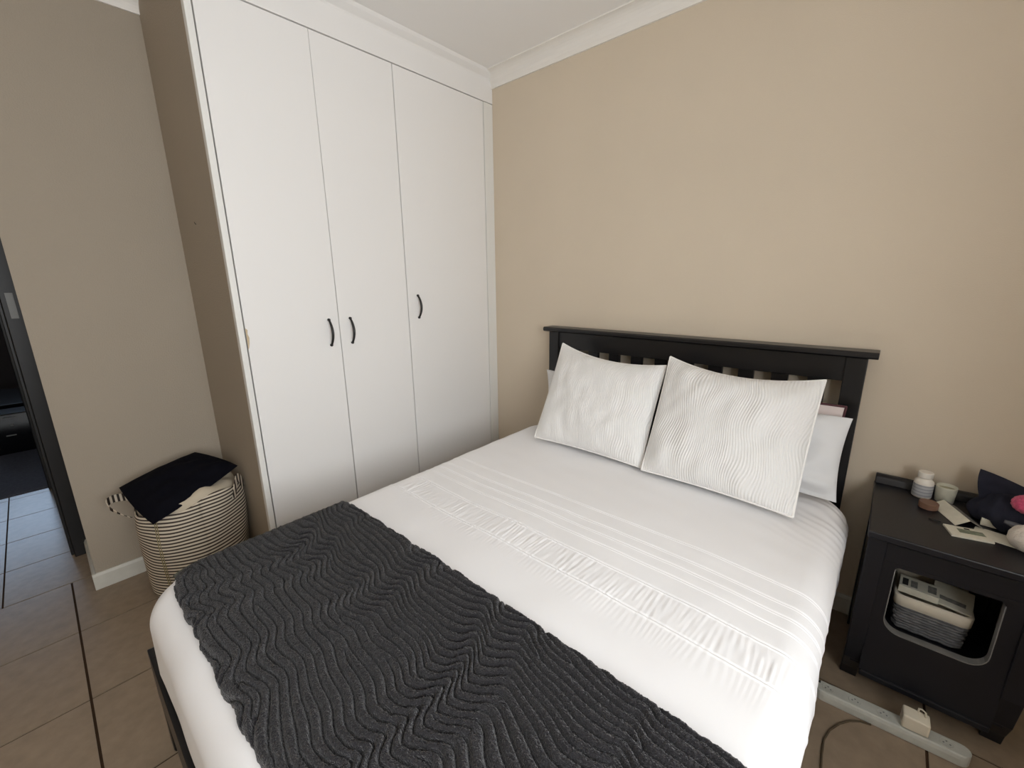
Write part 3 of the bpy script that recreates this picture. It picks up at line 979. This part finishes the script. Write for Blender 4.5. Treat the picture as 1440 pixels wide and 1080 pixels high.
# navy cap: crumpled crown and a stiff peak standing up against the wall
CC = (2.268, -0.150, ZN)
cap_t = thing('navy_cap', 'crumpled navy fabric cap with upturned peak at the back of the nightstand', 'cap', CC)
def crump(p):
    r = 1 + 0.09 * math.sin(5 * p[0] + 3 * p[2]) * math.cos(4 * p[1]) + 0.05 * math.sin(11 * p[0] - 7 * p[1] + 4 * p[2])
    q = p * r
    q[2] = max(q[2], -0.52)
    return q
blob('crown', (CC[0], CC[1], CC[2] + 0.0305), 0.078, 0.080, 0.056, 'navycloth', crump, parent=cap_t)
vis = pillow('peak', (2.208, -0.135, 0.655), (2.330, -0.125, 0.640), (2.335, -0.070, 0.690), (2.199, -0.082, 0.742), 0.007, 'navycloth', 'x', bow=-0.10, seed=8, n=24, wr=0.002)
for k_ in ('label', 'category'): del vis[k_]
vis.data.transform(Matrix.Translation(-Vector(CC)))
vis.parent = cap_t
o = blob('pink_pompom', (2.288, -0.212, 0.702), 0.034, 0.032, 0.027, 'pink', lambda p: p * (1 + 0.05 * math.sin(14 * p[0]) * math.sin(13 * p[1] + 9 * p[2])))
tag(o, 'bright pink fluffy ball lying on the navy cap', 'pompom')
o = obj('grey_tube', tube([(2.245, -0.2495, 0.652), (2.262, -0.2530, 0.650), (2.330, -0.2600, 0.640)], [0.005, 0.008, 0.009], 14), 'tube', smooth=True)
tag(o, 'slim grey tube between the pink ball and the cream fluffy pouch', 'tube')
def poof(p):
    q = p * (1 + 0.04 * math.sin(9 * p[0] + 2) * math.sin(8 * p[1] + 7 * p[2]))
    q[2] = max(q[2], -0.86)
    return q
o = blob('fluffy_pouch', (2.292, -0.305, ZN + 0.0345), 0.046, 0.040, 0.039, 'fluff', poof)
tag(o, 'round cream fluffy pouch at the front right of the nightstand top', 'pouch')

# power strip
SA, SB = Vector((1.905, -0.497, 0.0)), Vector((2.268, -0.474, 0.0))
ps = thing('power_strip', 'long pale grey power strip on the floor tiles by the nightstand', 'power strip', (2.09, -0.485, 0))
dv = (SB - SA).normalized(); pv = Vector((-dv.y, dv.x, 0))
def sp_outline(hw, n=8):
    P = []
    for c_, s_ in ((SB, 1), (SA, -1)):
        for i in range(n + 1):
            a = -PI / 2 + PI * i / n
            P.append(c_ + s_ * (dv * math.cos(a) * hw + pv * math.sin(a) * hw) - s_ * dv * hw)
    return P
R = []
for hw, z in ((0.027, 0.001), (0.0275, 0.006), (0.027, 0.022), (0.0245, 0.031), (0.020, 0.034), (0.0, 0.034)):
    R.append([(p.x, p.y, z) for p in sp_outline(max(hw, 0.004))])
obj('body', loftrings(R, True, True), 'strip', ps, smooth=False, bev=0)
for i in range(5):
    c_ = SA.lerp(SB, 0.10 + 0.19 * i)
    obj('socket', lathe((c_.x, c_.y, 0.034), [(0, 0.0004), (0.013, 0.0004), (0.0145, 0.0012), (0.0165, 0.0012), (0.0168, 0)], 24), 'strip', ps)
    bm = bmesh.new()
    for k_ in (-1, 0, 1):
        q = c_ + dv * k_ * 0.007 + pv * (0.005 if k_ == 0 else -0.003)
        lathe((q.x, q.y, 0.0346), [(0, 0.0006), (0.0022, 0.0006), (0.0022, 0)], 8, bm=bm)
    obj('pin_hole', bm, 'socket', ps)
q = SA.lerp(SB, 0.03) + pv * 0.012
obj('switch', box(q.x - 0.005, q.x + 0.005, q.y - 0.004, q.y + 0.004, 0.0335, 0.037), 'ink', ps)
# plug-in adapter
AC = SA.lerp(SB, 0.665)
ad = thing('plug_adapter', 'cream plug-in adapter block standing on the power strip', 'adapter', (AC.x, AC.y, 0.036))
def loc(u, v, z): 
    p = AC + dv * u + pv * v
    return (p.x, p.y, z)
bm = hexa([loc(-0.030, -0.022, 0.0365), loc(-0.030, -0.022, 0.082), loc(-0.030, 0.022, 0.0365), loc(-0.030, 0.018, 0.086),
           loc(0.030, -0.022, 0.0365), loc(0.030, -0.022, 0.078), loc(0.030, 0.022, 0.0365), loc(0.030, 0.018, 0.084)])
obj('body', bm, 'adapter', ad, bev=0.005, seg=3)
obj('cable_clip', tube([loc(0.004, 0.012, 0.080), loc(0.004, 0.012, 0.096), loc(0.010, 0.010, 0.099), loc(0.018, 0.006, 0.096), loc(0.020, 0.004, 0.080)], 0.0025, 6), 'adapter', ad, smooth=True)
# thin cord on the tiles
cp = [(2.055, -0.520), (2.030, -0.528), (2.005, -0.548), (1.982, -0.580), (1.962, -0.622), (1.952, -0.668), (1.953, -0.720), (1.958, -0.790), (1.975, -0.90), (2.0, -1.02)]
o = obj('cord', tube([(x, y, 0.0035) for x, y in cp], 0.0028, 6), 'cord', smooth=True)
tag(o, 'thin brown cord curving over the floor tiles beside the bed', 'cord')

# remaining soft things, placed from the measured positions
blk = pillow('black_cushion', (-0.455, -1.885, 0.496), (-0.155, -1.830, 0.415), (-0.245, -1.492, 0.522), (-0.475, -1.600, 0.562), 0.036, 'blackcloth',
       'black cushion slumped over the top of the striped laundry basket', bow=-0.05, seed=6, wr=0.004)
blk['category'] = 'cushion'
# room across the hall
o = obj('low_bench', box(-4.6, -3.72, -3.3, -1.3, 0.01, 0.34), 'gloss', bev=0.01)
tag(o, 'low black bench on the dark carpet of the room across the hall', 'bench')

cs = thing('black_case', 'glossy black case with pale metal strips on the floor of the far room', 'case', (-3.42, -2.24, 0.004))
obj('body', box(-3.54, -3.30, -2.42, -2.10, 0.005, 0.34), 'gloss', cs, bev=0.012)
obj('metal_strip', box(-3.30, -3.294, -2.30, -2.235, 0.305, 0.313), 'steel', cs)
obj('metal_strip', box(-3.30, -3.294, -2.31, -2.255, 0.155, 0.163), 'steel', cs)
obj('badge', box(-3.30, -3.295, -2.275, -2.255, 0.235, 0.252), 'steel', cs, bev=0.002)
